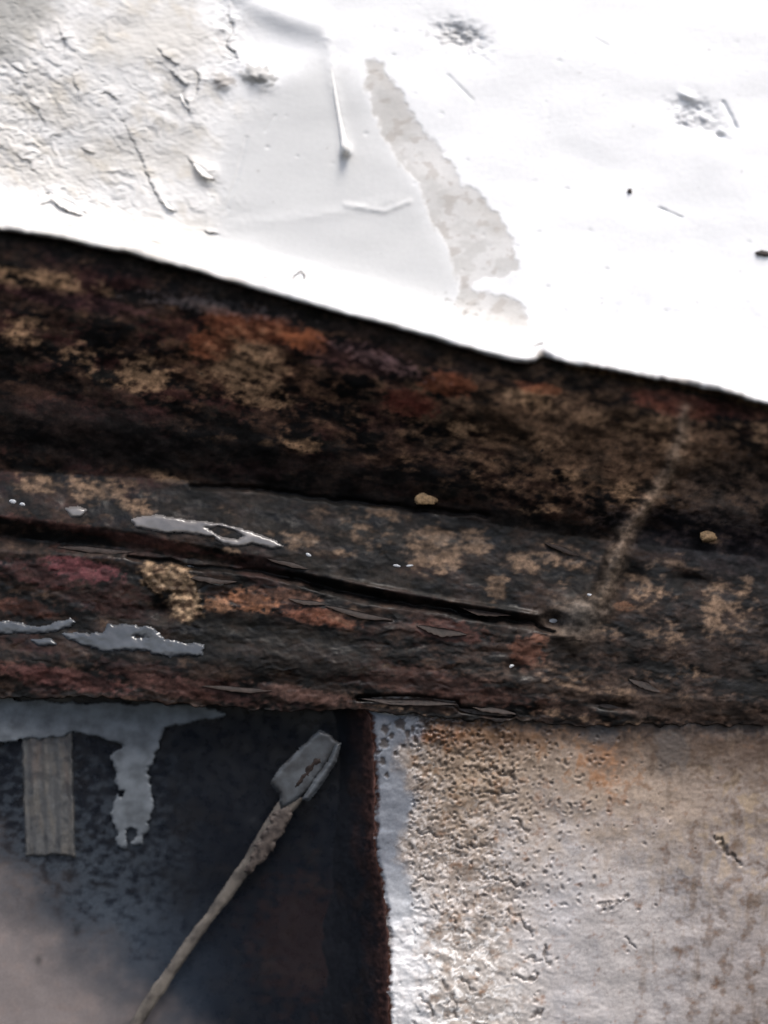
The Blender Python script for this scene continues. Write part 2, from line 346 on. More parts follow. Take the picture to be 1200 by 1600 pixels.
# wrap the rim under and back
rows = 7
Ub = np.repeat(U[-1:], rows, 0); tt = np.linspace(0.15, 1, rows)[:, None]
Vb = V[-1:] - tt * 2 + 0 * Ub; Db = w.Dp[-1:] + tt * 75
def extend(sh, U2, V2, D2):
    sh.U = np.concatenate([sh.U, U2]); sh.V = np.concatenate([sh.V, V2]); sh.Dp = np.concatenate([sh.Dp, D2])
    sh.C = np.concatenate([sh.C, np.repeat(sh.C[-1:], len(U2), 0)]); sh.Rg = np.concatenate([sh.Rg, np.repeat(sh.Rg[-1:], len(U2), 0)])
n0 = len(w.U); extend(w, Ub, Vb, Db)
reg = np.zeros(w.U.shape, int)
reg[:n0] = np.where(sd_t > 0, 1, np.where(s_ < 26, 2, 0)); reg[n0:] = 2
WP = w.build(['paint_coat', 'bare_patch', 'rim'], [M_WALL, M_BARE, M_WALL], wall, reg)
def wall_depth(u, v):
    i = np.argmin((w.U[:n0] - u) ** 2 + (w.V[:n0] - v) ** 2); return w.Dp[:n0].ravel()[i]

# curling flakes of paint: thin bent sheets with a lifted edge
def curl(u, v, ln, wd, ang, lift, mat=M_FLAKE, parent=None, name='paint_curl', seed=0, depthf=wall_depth, th=1.3):
    rr = random.Random(seed); nu, nv = 17, 6
    a = R(ang); c, s = math.cos(a), math.sin(a); top = []
    base = depthf(u, v)
    jag = [rr.uniform(-0.16, 0.16) for _ in range(nu)]
    for i in range(nu):
        x = (i / (nu - 1) - 0.5) * ln; e = 1 - (2 * i / (nu - 1) - 1) ** 2
        wdt = wd * (0.08 + 0.72 * e ** 1.2) * (1 + jag[i])
        for j in range(nv):
            q = j / (nv - 1); y = (q - 0.35) * wdt + math.sin(i * 0.5 + seed) * wd * 0.06
            top.append((u + x * c - y * s, v + x * s + y * c, base - 0.5 - lift * q ** 1.8 * e ** 0.6))
    pts = [P(*p) for p in top] + [P(p[0], p[1], p[2] + th) for p in top]
    F = grid_faces(nu, nv); F2 = F[:, ::-1] + nu * nv; n = nu * nv; side = []
    ring = [i * nv for i in range(nu)] + [(nu - 1) * nv + j for j in range(1, nv)] + [i * nv + nv - 1 for i in range(nu - 2, -1, -1)] + [j for j in range(nv - 2, 0, -1)]
    for k in range(len(ring)):
        p, q = ring[k], ring[(k + 1) % len(ring)]; side.append((p, q, q + n, p + n))
    return link_mesh(name, pts, np.concatenate([F, F2, np.array(side)]), mat, parent)
for i, (u, v, ln, wd, ang, lf) in enumerate([(106, 318, 66, 18, 30, 14), (290, 158, 30, 9, 58, 6), (318, 266, 40, 13, 38, 6), (262, 318, 30, 8, 45, 5)]):
    curl(u, v, ln, wd, ang, lf * .6, parent=WP[0], seed=i, th=.8)
# paint drip: a rounded bead ending in a drop
def tube(name, pts, radii, mat, parent=None, n=12, flat=1.0, wob=0.0, seed=0):
    rr = random.Random(seed); co = []; P3 = [Vector(P(*p)) for p in pts]; k = len(P3)
    for i in range(k):
        tdir = (P3[min(i + 1, k - 1)] - P3[max(i - 1, 0)]).normalized()
        a = tdir.cross(Vector((0, 1, 0))).normalized(); b = a.cross(tdir).normalized()
        for j in range(n):
            th = 2 * math.pi * j / n; r = radii[i] * S * (1 + rr.uniform(-wob, wob))
            co.append(P3[i] + a * math.cos(th) * r + b * math.sin(th) * r * flat)
    F = [(i * n + j, i * n + (j + 1) % n, (i + 1) * n + (j + 1) % n, (i + 1) * n + j) for i in range(k - 1) for j in range(n)]
    c0 = len(co); co.append(P3[0]); co.append(P3[-1])
    F += [(c0, (j + 1) % n, j, c0) for j in range(n)] if False else []
    me_faces = F
    q = [tuple(f) for f in me_faces]
    o = link_mesh(name, [tuple(c) for c in co], np.array(q + [(c0, c0, c0, c0)][:0]), mat, parent)
    return o
dp = lambda u, v, o: (u, v, wall_depth(u, v) + o)
tube('paint_drip', [dp(516, 70, 6), dp(518, 110, 3), dp(524, 150, 1), dp(530, 185, 1), dp(536, 215, 0), dp(539, 228, -1), dp(540, 238, -1), dp(541, 243, 4)], [2, 3, 3.4, 3.6, 4.5, 7, 7, 1], M_FLAKE, WP[0], wob=0.05)

# ================================================================== 2. rusty beam
us = axis(-260, -10, 1210, 1460, 2.3, 10)
U, K = np.meshgrid(us, np.linspace(0, 1, 330))
top = KN[0][0](U); bot = KN[-1][0](U) + fbm(U, U * 0, 26, octv=4, seed=91) * (5 + 2 * sst(620, 760, U))
V = top + (bot - top) * K
b = Sheet(U, V); b.Dp = beam_depth(U, V)
se = V - edge(U)
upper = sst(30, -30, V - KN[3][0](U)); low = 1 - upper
PUD = {
 'a': [(205, 812), (240, 806), (300, 814), (345, 820), (385, 830), (420, 842), (442, 853), (425, 856), (395, 847), (372, 852), (350, 850), (335, 838), (300, 832), (250, 830), (215, 822)],
 'b': [(103, 795), (122, 793), (134, 797), (126, 806), (112, 806)],
 'c': [(100, 990), (160, 992), (172, 976), (235, 980), (258, 1002), (320, 1008), (316, 1022), (262, 1024), (215, 1014), (160, 1016), (110, 1000)],
 'd': [(-40, 975), (20, 972), (60, 982), (108, 968), (116, 972), (88, 986), (40, 988), (-40, 990)],
 'e': [(50, 1000), (80, 1000), (86, 1006), (60, 1008)],
}
calm = np.zeros(U.shape)
for k in PUD: calm = np.maximum(calm, sst(-10, 4, poly_sdf(U, V, PUD[k])))
# relief
h = fbm(U, V, 90, 60, 3, seed=101, ang=13) * 4 * (0.6 + 0.4 * upper)
h += fbm(U, V, 26, 19, 3, seed=102, ang=10) * 1.1 * (1 - 0.75 * calm) * (0.6 + .4 * low)
h += fbm(U, V, 8, 6, 3, seed=103, ang=5) * 0.5 * (1 - 0.8 * calm) * (0.3 + 0.7 * low)
# scaling laminae on the lower half: long thin horizontal steps
t = fbm(U + fbm(U, V, 50, seed=104) * 30, V + fbm(U, V, 40, 20, 3, seed=105) * 10, 210, 34, 3, seed=106, ang=4) * 2.2
lam = np.floor(t) + sst(0, 0.2, t - np.floor(t))
lamw = sst(-40, 40, V - KN[4][0](U)) * (0.4 + 0.6 * sst(1000, 800, U)) 
h += lam * 1.2 * lamw * (1 - calm)
# deep crack below the ledge
CR = [(200, 868), (300, 884), (400, 893), (480, 908), (560, 930), (640, 944), (700, 952), (760, 966), (830, 972), (866, 990)]
ld, lp = line_dist(U, V + fbm(U, V, 40, octv=3, seed=107) * 4, CR); crack = np.exp(-(ld / (2.2 + 3.2 * sst(0, .4, lp) * sst(1.0, .7, lp))) ** 2); h -= crack * 14
CR2 = [(560, 1091), (640, 1090), (712, 1098), (718, 1108), (760, 1114), (800, 1118)]
ld, lp = line_dist(U, V, CR2); crack2 = np.exp(-(ld / 3.5) ** 2); h -= crack2 * 16
CR3 = [(300, 760), (420, 766), (520, 782), (640, 794), (760, 806)]
ld, lp = line_dist(U, V + fbm(U, V, 30, octv=2, seed=108) * 3, CR3); h -= np.exp(-(ld / 4) ** 2) * 9
crack3 = np.exp(-(ld / 5) ** 2)
# drip bead line ending in the second upper crack (pale rim of the crack)
ld, lp = line_dist(U, V, [(420, 886), (520, 905), (600, 922), (700, 940), (770, 950), (840, 962)]); h += np.exp(-(ld / 5) ** 2) * 6
# holes
for cx, cy, rx, ry, hh in [(868, 968, 16, 10, 30), (1015, 828, 26, 16, 22), (985, 905, 22, 18, 16), (805, 1042, 14, 9, 16), (1070, 905, 24, 10, 10), (955, 1104, 30, 5, 12), (690, 835, 40, 10, 4),
                           (250, 955, 22, 13, 14), (270, 880, 60, 6, 10)]:
    h -= blob(U, V, cx, cy, rx, ry, 8) * hh
# seam of weld / sealant running down on the right
SEAM = [(1072, 640), (1062, 690), (1048, 735), (1020, 775), (996, 808), (972, 846), (960, 880), (948, 915), (925, 950), (895, 972)]
ws, wp = line_dist(U + fbm(U, V, 25, octv=3, seed=110) * 5, V, SEAM); sw = 10 + 11 * sst(0.3, 1, wp) + 14 * sst(.85, 1, wp)
seam = np.exp(-(ws / sw) ** 2); h += seam * (6 + 15 * sst(0.2, 0.7, wp))
# crust lump
CRUST = [(216, 884), (232, 876), (262, 882), (290, 884), (306, 905), (312, 935), (318, 960), (296, 972), (272, 968), (262, 945), (266, 928), (240, 928), (222, 905)]
sdc = poly_sdf(U, V, CRUST) + fbm(U, V, 14, octv=3, seed=111) * 4; mc = sst(-2, 4, sdc)
h += mc * (4 + fbm(U, V, 12, octv=3, seed=112) * 4)
b.Dp = b.Dp - h * sst(-24, 10, se)
# colours
BLK = srgb(17, 15, 15); DBR = srgb(48, 33, 26); TAN = srgb(140, 110, 82); RST = srgb(120, 62, 34); MAR = srgb(70, 36, 36); GRN = srgb(27, 27, 24); GRY = srgb(106, 98, 92)
b.C[:] = BLK
n1 = fbm(U, V, 70, 34, 5, seed=120, ang=14); n2 = fbm(U, V, 34, 16, 5, seed=121, ang=12); n3 = fbm(U, V, 12, 8, 4, seed=122); n4 = fbm(U, V, 120, 50, 4, seed=123, ang=12)
b.mix(sst(-0.4, 0.4, n1 + 0.4 * n3) * 0.9, DBR)
b.mix(sst(0.1, .8, blob(U, V, 950, 690, 330, 90, 12) + .5 * n2 + .3 * n3) * .75, srgb(92, 70, 52)); b.mix(sst(0.2, .9, blob(U, V, 380, 560, 150, 80, 12) + .5 * n2 + .3 * n3) * .6, srgb(88, 62, 44))
b.mix(sst(0.05, 0.6, fbm(U, V, 60, 40, 5, seed=124, ang=12) + 0.3 * n3) * 0.7, GRN * 0.7)
b.mix(sst(0.1, 0.6, n4 + 0.4 * n3) * 0.6 * sst(900, 300, U), MAR * 0.55)
TANB = [(60, 438, 120, 22, .9), (35, 520, 40, 32, .8), (125, 555, 60, 40, .5), (225, 590, 60, 40, .85), (385, 570, 75, 60, 1.0), (410, 620, 80, 26, .7), (473, 697, 36, 15, 1.1), (415, 692, 14, 8, .9), (400, 520, 90, 26, .55),
        (330, 690, 60, 22, .45), (150, 765, 90, 24, .9), (60, 755, 50, 18, .8), (250, 742, 50, 14, .7), (210, 790, 40, 20, .9), (835, 622, 60, 24, 1.0), (925, 655, 36, 24, .9), (1000, 665, 90, 34, .75), (730, 670, 40, 18, .9), (860, 690, 90, 24, .6),
        (1040, 690, 50, 30, .8), (1090, 720, 50, 22, .75), (1180, 670, 40, 30, .7), (885, 742, 26, 12, .9), (985, 770, 45, 28, .6), (1160, 740, 40, 30, .35), (600, 830, 60, 20, .5), (680, 858, 52, 38, 1.3), (600, 800, 50, 22, .6), (500, 800, 60, 18, .5), (380, 800, 60, 14, .4), (1060, 880, 50, 20, .5), (900, 890, 60, 50, .5), (850, 800, 60, 20, .4), (1150, 960, 60, 60, .5), (740, 850, 40, 26, .9),
        (560, 820, 40, 30, .65), (580, 850, 50, 30, .5), (460, 845, 60, 18, .8), (540, 860, 30, 14, .7), (820, 880, 36, 22, .9), (778, 918, 17, 26, 1.2), (870, 870, 40, 30, .7), (990, 790, 18, 40, .5), (1107, 840, 14, 10, 1.2),
        (1115, 950, 22, 48, 1.1), (1165, 920, 14, 30, .8), (1010, 920, 50, 40, .65), (1040, 990, 50, 40, .55), (960, 850, 20, 36, .4), (880, 1060, 45, 20, .8), (960, 1085, 70, 18, .6), (1060, 1085, 80, 18, .4), (1080, 1050, 30, 16, .6), (700, 1050, 60, 14, .35),
        (620, 1040, 60, 18, .35), (540, 965, 40, 16, .6), (1150, 1000, 60, 50, .3), (640, 1110, 90, 8, .4), (950, 980, 40, 30, .5), (400, 1000, 30, 10, .2), (350, 830, 22, 12, .7), (360, 860, 26, 8, .6), (650, 735, 80, 20, .25), (560, 650, 60, 30, .25),
        (760, 740, 90, 30, .3), (900, 1120, 160, 12, .5)]
td = np.zeros(U.shape)
for cx, cy, rx, ry, a in TANB: td = np.maximum(td, blob(U, V, cx, cy, rx, ry, 8) * a)
tn = 0.55 * n2 + 0.36 * n3 + 0.08 * fbm(U, V, 5, octv=2, seed=125)
tm = sst(0.38, 1.15, td * 1.15 + tn * (.35 + .65 * np.clip(td * 1.4, 0, 1)))
b.mix(tm * 0.9, TAN * (0.85 + 0.3 * n3[..., None] * 0.5))
b.mix(sst(0.45, .9, td * .6 + 0.6 * n2 + 0.3 * n3) * 0.35, srgb(112, 86, 62))
def patch(cx, cy, rx, ry, a, c, thr=0.35, ang=10, nn=None):
    nn = n3 if nn is None else nn
    b.mix(sst(thr, thr + 0.35, blob(U, V, cx, cy, rx, ry, ang) * 1.2 + 0.3 * nn + .2 * n2) * a, c)
for q in [(400, 512, 90, 24, .5, RST), (478, 532, 38, 18, .6, srgb(150, 84, 46)), (330, 540, 40, 26, .5, RST), (700, 600, 46, 20, .55, RST), (640, 630, 46, 22, .4, srgb(96, 36, 26)), (1060, 632, 80, 20, .7, srgb(104, 54, 40)), (1150, 640, 60, 16, .6, srgb(84, 40, 34)),
          (840, 606, 40, 10, .6, RST), (395, 940, 44, 16, .9, srgb(160, 98, 52)), (500, 965, 60, 14, .8, srgb(130, 72, 44)), (450, 930, 60, 10, .6, srgb(116, 76, 56)), (340, 945, 26, 12, .7, srgb(150, 100, 60)), (843, 998, 15, 9, .7, srgb(160, 92, 54)),
          (975, 948, 16, 8, .6, srgb(140, 92, 56)), (825, 1020, 30, 26, .6, srgb(110, 62, 40)), (60, 895, 70, 22, .8, MAR), (130, 890, 60, 18, .8, srgb(104, 44, 54)), (40, 950, 60, 14, .7, srgb(92, 50, 36)), (600, 1055, 260, 26, .5, srgb(84, 50, 42)), (700, 985, 60, 18, .6, srgb(84, 42, 34)),
          (100, 1060, 110, 16, .6, srgb(96, 52, 50)), (290, 1075, 120, 16, .6, srgb(90, 54, 48)), (470, 1085, 90, 12, .6, srgb(96, 66, 58)), (170, 835, 200, 8, .6, srgb(78, 40, 34)), (560, 480, 200, 10, .25, srgb(60, 40, 40)), (120, 470, 120, 14, .5, srgb(66, 40, 44)), (560, 560, 90, 26, .5, srgb(70, 44, 44)),
          (1000, 1090, 260, 30, .6, srgb(80, 62, 52)), (900, 1000, 80, 40, .4, srgb(66, 52, 46)), (1110, 1000, 120, 50, .4, srgb(60, 49, 45)), (40, 610, 60, 12, .3, srgb(80, 50, 34)), (1000, 700, 180, 60, .4, srgb(84, 64, 50)), (100, 650, 120, 30, .25, srgb(60, 36, 34))]:
    patch(*q[:5], q[5])
# grey-green paint film on ledge and lower flange
patch(500, 820, 230, 40, .6, GRN * 0.9, thr=.2, ang=9); patch(430, 1010, 150, 36, .85, GRN * 0.8, thr=.2); patch(780, 850, 220, 40, .35, GRN, thr=.25, ang=8); patch(560, 895, 160, 12, .7, GRN, thr=.2, ang=12)
patch(1130, 850, 160, 40, .5, srgb(42, 42, 50), thr=.2); patch(1150, 770, 90, 50, .5, srgb(44, 42, 42), thr=.2)
b.mix(sst(.1, .7, n4 * .5 + n2 * .6) * .3 * low, srgb(46, 34, 27))
patch(400, 730, 280, 36, .75, BLK, thr=.35, ang=8); patch(130, 690, 160, 46, .8, BLK, thr=.35); patch(700, 800, 200, 16, .7, BLK, thr=.25, ang=8); patch(300, 680, 150, 30, .6, BLK, thr=.35); patch(100, 620, 120, 30, .5, BLK, thr=.35)
b.mix(tm * sst(700, 820, V) * 0.45, TAN * (.9 + .5 * n3[..., None]))
b.mix(seam * (0.75 + 0.2 * n3), srgb(122, 104, 88)); b.mix(blob(U, V, 905, 965, 30, 22) * 0.8, srgb(96, 94, 92))
mcs = sst(-5, 9, sdc + n3 * 6); b.mix(mcs * .9, srgb(146, 118, 84)); b.mix(mcs * sst(-0.2, 0.4, fbm(U, V, 11, octv=4, seed=126)) * 0.8, srgb(78, 56, 42))
b.mix(np.clip(crack + crack2 + crack3 * .8, 0, 1) * 0.9, BLK * 0.6)
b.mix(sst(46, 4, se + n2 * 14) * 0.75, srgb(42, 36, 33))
b.mix(sst(10, -2, se + n3 * 6) * sst(800, 980, U), srgb(132, 108, 84))
pg = sst(0.55, 0.9, blob(U, V, 330, 478, 160, 18, 8) + 0.45 * n3); b.mix(pg * 0.35, srgb(96, 92, 96))
pg = sst(0.55, 0.9, blob(U, V, 600, 565, 110, 18, 20) + 0.45 * n3); b.mix(pg * 0.5, srgb(120, 92, 92))
b.Rg[:] = 0.7 + 0.12 * n2; b.rough(low * sst(0.1, 0.6, fbm(U, V, 60, 22, 4, seed=130)) * 0.8, 0.3)
b.rough(tm * 0.7, 0.75)
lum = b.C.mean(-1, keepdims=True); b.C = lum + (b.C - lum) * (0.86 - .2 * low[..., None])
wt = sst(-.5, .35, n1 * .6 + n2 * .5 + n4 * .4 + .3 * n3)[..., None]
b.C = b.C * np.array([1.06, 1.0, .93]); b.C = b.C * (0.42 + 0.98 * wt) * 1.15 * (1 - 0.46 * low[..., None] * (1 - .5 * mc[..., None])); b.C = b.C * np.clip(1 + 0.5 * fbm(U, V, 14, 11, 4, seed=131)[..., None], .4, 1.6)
wetn = sst(.15, .6, fbm(U, V, 40, 24, 4, seed=132)); b.rough(wetn * .6 * sst(-60, 20, V - KN[3][0](U)), .28)
# wrap underneath, back to the panels
n0b = len(b.U); tt = np.linspace(0.1, 1, 8)[:, None]
Ub = np.repeat(b.U[-1:], 8, 0); extend(b, Ub, b.V[-1:] + 0 * Ub - tt * 3, b.Dp[-1:] + tt * 110)
reg = np.zeros(b.U.shape, int)
vv = b.V; uu = b.U
reg = np.where(vv > KN[3][0](uu), 1, reg); reg = np.where(vv > KN[5][0](uu), 2, reg); reg = np.where(vv > KN[8][0](uu) - 6, 3, reg)
ws2 = np.ones(b.U.shape) * 0; ws2[:n0b] = (ws < sw * 1.05) & (V < 1000); reg = np.where(ws2 > 0, 4, reg)
mc2 = np.zeros(b.U.shape); mc2[:n0b] = sdc > 0; reg = np.where(mc2 > 0, 5, reg)
reg[n0b:] = 3
beam = empty('rusted_beam', P(600, 1090, 60), 'dark wet rusted steel beam with flaking brown scale under the white wall', 'beam')
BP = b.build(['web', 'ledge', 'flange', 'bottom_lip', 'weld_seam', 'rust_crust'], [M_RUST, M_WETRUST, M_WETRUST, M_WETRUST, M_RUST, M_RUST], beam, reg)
def b_depth(u, v):
    i = np.argmin((b.U[:n0b] - u) ** 2 + (b.V[:n0b] - v) ** 2); return b.Dp[:n0b].ravel()[i]
for i, (u, v, ln, wd, ang, lf) in enumerate([(330, 905, 80, 12, 6, 9), (560, 958, 110, 12, 12, 8), (760, 955, 90, 14, 8, 9), (640, 1096, 150, 12, 3, 4), (450, 880, 70, 10, 14, 8), (880, 858, 60, 10, 20, 8), (150, 858, 120, 12, 4, 9),
                                             (370, 1075, 120, 12, 4, 7), (690, 985, 80, 16, 10, 7), (480, 940, 60, 10, 8, 6), (770, 1108, 80, 12, 10, 6), (1010, 1070, 60, 14, 20, 6)]):
    curl(u, v, ln, wd, ang, lf, mat=M_SCALE, parent=BP[1] if v < 900 else BP[2], name='rust_flake', seed=40 + i, depthf=b_depth, th=2)

# ================================================================== 3. blistered pale panel, lower right
Lx = curve([(1000, 572), (1110, 574), (1150, 582), (1250, 584), (1330, 586), (1400, 598), (1480, 606), (1600, 606), (1860, 604)])
vsx = axis(1085, 1086, 1608, 1860, 2.0, 10)
K, V = np.meshgrid(np.concatenate([np.linspace(0, 0.735, 330), np.linspace(0.735, 1, 30)[1:]]), vsx)
Lw = Lx(V) + fbm(V, V * 0, 22, octv=4, seed=140) * 4
U = Lw + (1460 - Lw) * K
p = Sheet(U, V)
p.Dp = 97 - 22 * sst(1150, 1600, V) + 6 * sst(1100, 1200, U)
se = U - Lw
sw_ = 3 - 0
wet = sst(-10, 12, poly_sdf(U, V, [(560, 1095), (660, 1118), (662, 1150), (628, 1165), (618, 1190), (640, 1230), (650, 1262), (630, 1300), (622, 1340), (640, 1370), (650, 1420), (600, 1460), (560, 1500)]) + fbm(U, V, 24, octv=4, seed=141) * 10)
bl = sst(880, 740, U + fbm(U, V, 60, seed=142) * 30)                   # blistered left part
h = fbm(U, V, 120, 90, 3, seed=143) * 4 + fbm(U, V, 26, 18, 4, seed=144, ang=20) * (0.6 + 1.2 * bl * (1 - 0.8 * wet)) + fbm(U, V, 8, 6, 3, seed=145) * 0.5 * (1 - 0.7 * wet)
# wrinkled blister ridges
wu = U + fbm(U, V, 26, octv=3, seed=146) * 16; wv = V + fbm(U, V, 26, octv=3, seed=147) * 16
tq = fbm(wu, wv, 60, 22, 3, seed=148, ang=18) * 2.6
tr = np.floor(tq) + sst(0, 0.3, tq - np.floor(tq)); h += tr * 0.8 * bl * (1 - 0.8 * wet)
dirt = np.zeros(U.shape)
# open cracks / torn blisters
WB = [(602, 1138, 7), (625, 1132, 9), (600, 1162, 8), (612, 1150, 5), (636, 1148, 5), (645, 1138, 4), (598, 1190, 6), (618, 1178, 4), (604, 1212, 4), (630, 1166, 4), (650, 1156, 5), (590, 1176, 4)]
for i, (cx, cy, rr0) in enumerate(WB):
    qd = np.hypot(U - cx, (V - cy) * 0.8); ring = sst(.35, .62, np.exp(-(qd / rr0) ** 2) + .35 * fbm(U, V, 7, octv=3, seed=158))
    dirt = np.maximum(dirt, ring * .8); h -= ring * 2.2
rs = np.random.RandomState(12)
CRK = [[(655, 1300), (665, 1302), (684, 1308)], [(742, 1205), (770, 1205), (800, 1212), (808, 1220)], [(745, 1240), (780, 1238), (806, 1242)], [(800, 1280), (812, 1290), (826, 1298)], [(712, 1325), (760, 1322)],
       [(790, 1425), (806, 1432), (822, 1448), (832, 1462)], [(806, 1525), (820, 1532), (835, 1530), (836, 1520)], [(850, 1480), (856, 1500), (858, 1510)], [(820, 1498), (842, 1500)], [(655, 1560), (668, 1566), (676, 1590)],
       [(700, 1570), (710, 1555), (712, 1590)], [(830, 1590), (850, 1578)], [(718, 1530), (740, 1548)], [(765, 1372), (800, 1380), (822, 1388)], [(1120, 1310), (1140, 1335), (1155, 1350)], [(655, 1370), (676, 1375)],
       [(940, 1418), (960, 1412), (978, 1403)], [(975, 1465), (990, 1478)], [(690, 1530), (700, 1550)], [(740, 1600), (775, 1610)]]
for c in CRK:
    ld, lp = line_dist(U + fbm(U, V, 14, octv=3, seed=159) * 6, V + fbm(U, V, 14, octv=3, seed=149) * 7, c); wd = 2.0 + 1.6 * vnoise(U / 12, V / 12, 6) * np.sin(np.pi * np.clip(lp, .1, .9))
    h -= np.exp(-(ld / wd) ** 2) * 4; h += np.exp(-((ld - 6) / 4) ** 2) * 1.0; dirt = np.maximum(dirt, np.exp(-(ld / wd) ** 2) * 0.75)
for i in range(1100):
    cx = 640 + abs(rs.normal(0, 140)); cy = 1118 + abs(rs.normal(0, 230)); r = rs.uniform(0.9, 2.2) * (1.3 if rs.rand() < .12 else 1)
    if cx > 1150: continue
    if cy > 1450 and rs.rand() < 0.4: continue
    ix = p.near(cx, cy, 16)
    if not len(ix[0]): continue
    an = rs.uniform(0, 3.1); el = rs.uniform(1, 2.2)
    x = (p.U[ix] - cx); y = (p.V[ix] - cy); xa = (x * math.cos(an) + y * math.sin(an)) / el; ya = -x * math.sin(an) + y * math.cos(an); q = np.hypot(xa, ya)
    h[ix] += -np.exp(-(q / r) ** 2) * 3.2 + np.exp(-((q - r * 1.9) / r) ** 2) * .7
    dirt[ix] = np.maximum(dirt[ix], np.exp(-(q / r) ** 2) * rs.uniform(0.2, .85))
for cx, cy, ln, hh in [(958, 1412, 22, 5)]:
    h += blob(U, V, cx, cy, ln, 4, -22) * hh
h -= sst(10, 0, se) * 6
p.Dp = p.Dp - h
ridge = fbm(wu, wv, 30, 13, 3, seed=155, ang=15, ridge=True)
p.C[:] = srgb(184, 179, 178)
g1 = fbm(U, V, 90, 110, 4, seed=150); g2 = fbm(U, V, 22, 26, 5, seed=151); g3 = fbm(U, V, 8, octv=3, seed=152)
p.mix(sst(-0.3, .5, g1 + .3 * g2) * 0.5, srgb(168, 168, 173))
p.mix(bl * (1 - wet) * 0.6, srgb(196, 188, 182)); p.mix(sst(1420, 1540, V + g1 * 30) * bl * 0.85, srgb(226, 224, 222))
p.mix(sst(0.1, .5, g2) * bl * 0.45, srgb(160, 146, 132))
sp = fbm(U, V, 5.5, 4.5, 3, seed=153); mb = fbm(U, V, 34, 20, 4, seed=154, ang=15)
p.mix(sst(.35, .7, sp + .35 * mb) * (.35 + .5 * bl) * sst(1640, 1300, V + 60 * g1), srgb(104, 92, 82))
p.mix(sst(.3, .55, ridge) * bl * .6, srgb(112, 98, 86))
# ochre staining under the beam, darker to the top and the right
och = sst(1380, 1180, V + 60 * g2 + 30 * g1 - 60 * sst(800, 1150, U)) * sst(630, 720, U + 20 * g2)
p.mix(och * 0.7, srgb(162, 138, 112))
p.mix(sst(0.1, .6, g2 + .3 * g3) * och * 0.5, srgb(150, 112, 74))
p.mix(sst(0.1, 1.2, blob(U, V, 945, 1185, 46, 56) + .5 * g2 + .3 * g3) * 0.8, srgb(158, 112, 76)); p.mix(sst(.4, .8, blob(U, V, 690, 1145, 46, 20) + .5 * g2) * 0.8, srgb(156, 96, 58))
rt = sst(940, 1180, U + 40 * g2 + 30 * g1); p.mix(rt * 0.6, srgb(136, 126, 122)); p.mix(rt * sst(0.0, .5, g2 + .3 * g3) * 0.6, srgb(112, 98, 88)); p.mix(rt * sst(0.1, .6, -g2 + .3 * g1) * 0.5 * sst(1500, 1300, V), srgb(170, 148, 116))
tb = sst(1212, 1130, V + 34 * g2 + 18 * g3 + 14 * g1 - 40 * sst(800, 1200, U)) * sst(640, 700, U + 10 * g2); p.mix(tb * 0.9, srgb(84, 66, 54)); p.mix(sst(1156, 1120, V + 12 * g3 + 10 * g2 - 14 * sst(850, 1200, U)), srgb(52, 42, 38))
p.mix(sst(.2, .9, blob(U, V, 760, 1150, 150, 26) + .5 * g2 + .4 * g3) * .6, srgb(118, 86, 60))
p.mix(sst(.45, .8, blob(U, V, 940, 1145, 40, 24) + .4 * g2) * .7, srgb(80, 80, 82)); p.mix(sst(.3, .8, blob(U, V, 1050, 1170, 40, 46) + .5 * g2) * .6, srgb(86, 82, 80))
p.mix(wet * 0.9, srgb(124, 131, 142)); p.mix(sst(1330, 1450, V) * sst(700, 640, U + 20 * g2) * .7, srgb(214, 216, 220))
p.mix(sst(.2, .8, fbm(U, V, 16, 90, 4, seed=156)) * sst(900, 1050, U) * .5, srgb(120, 104, 90))
p.mix(dirt, srgb(66, 57, 52))
p.mix(sst(9, 1, se + g3 * 5 + g2 * 4), srgb(70, 48, 42))
p.Rg[:] = 0.33; p.rough(wet, 0.12); p.rough(och, 0.6); p.rough(dirt, 0.4)
panel = empty('blistered_panel', P(890, 1600, 95), 'pale grey panel with blistered pitted paint and ochre rust stains below the beam', 'panel')
regp = np.where(se < 5, 1, 0); regp = np.where((wet > 0.5) & (se >= 5), 2, regp)
br = sst(1230, 1480, V + 40 * g1)[..., None]; p.C = p.C * (0.72 + 0.24 * br * sst(980, 720, U)[..., None] + .1 * br) * np.array([1.0, .985, .96])  # light at the lower left and overhang shade above painted into the colour
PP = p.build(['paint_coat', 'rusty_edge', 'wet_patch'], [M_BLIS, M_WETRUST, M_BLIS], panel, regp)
p_arr = (p.U, p.V, p.Dp)
def p_depth(u, v):
    i = np.argmin((p.U - u) ** 2 + (p.V - v) ** 2); return p.Dp.ravel()[i]

# the rusty return of the panel, sloping back into the dark recess
vr = axis(1085, 1086, 1608, 1860, 2.4, 10); K, V = np.meshgrid(np.linspace(0, 1, 60), vr)
Lw = Lx(V) + fbm(V, V * 0, 22, octv=4, seed=140) * 4 + 1
U = Lw - K * (125 + 10 * fbm(V, V * 0, 90, 50, 1, seed=160))
r = Sheet(U, V); edgeD = 99 - 22 * sst(1150, 1600, V)
r.Dp = edgeD + 10 * sst(0, .1, K) + (1 - (1 - np.clip((Lx(V) - U) / 125, 0, 1)) ** 2) * 72 + fbm(U, V, 30, 60, 4, seed=161) * 2 + fbm(U, V, 7, 8, 3, seed=162) * 1.0 * sst(.5, 0, K)
r.C[:] = srgb(20, 22, 27); rr_ = sst(0.34, 0.0, K + .15 * fbm(U, V, 20, 30, 4, seed=163)); r.mix(rr_ * 0.8, srgb(46, 33, 31)); r.mix(sst(.12, 0, K + .07 * fbm(U, V, 8, octv=3, seed=164)), srgb(84, 60, 54))
r.mix(sst(.3, .7, fbm(U, V, 40, 60, 4, seed=165)) * .35, srgb(34, 27, 25))
r.Rg[:] = .6
r.build(['side_return'], [M_RUST], panel)

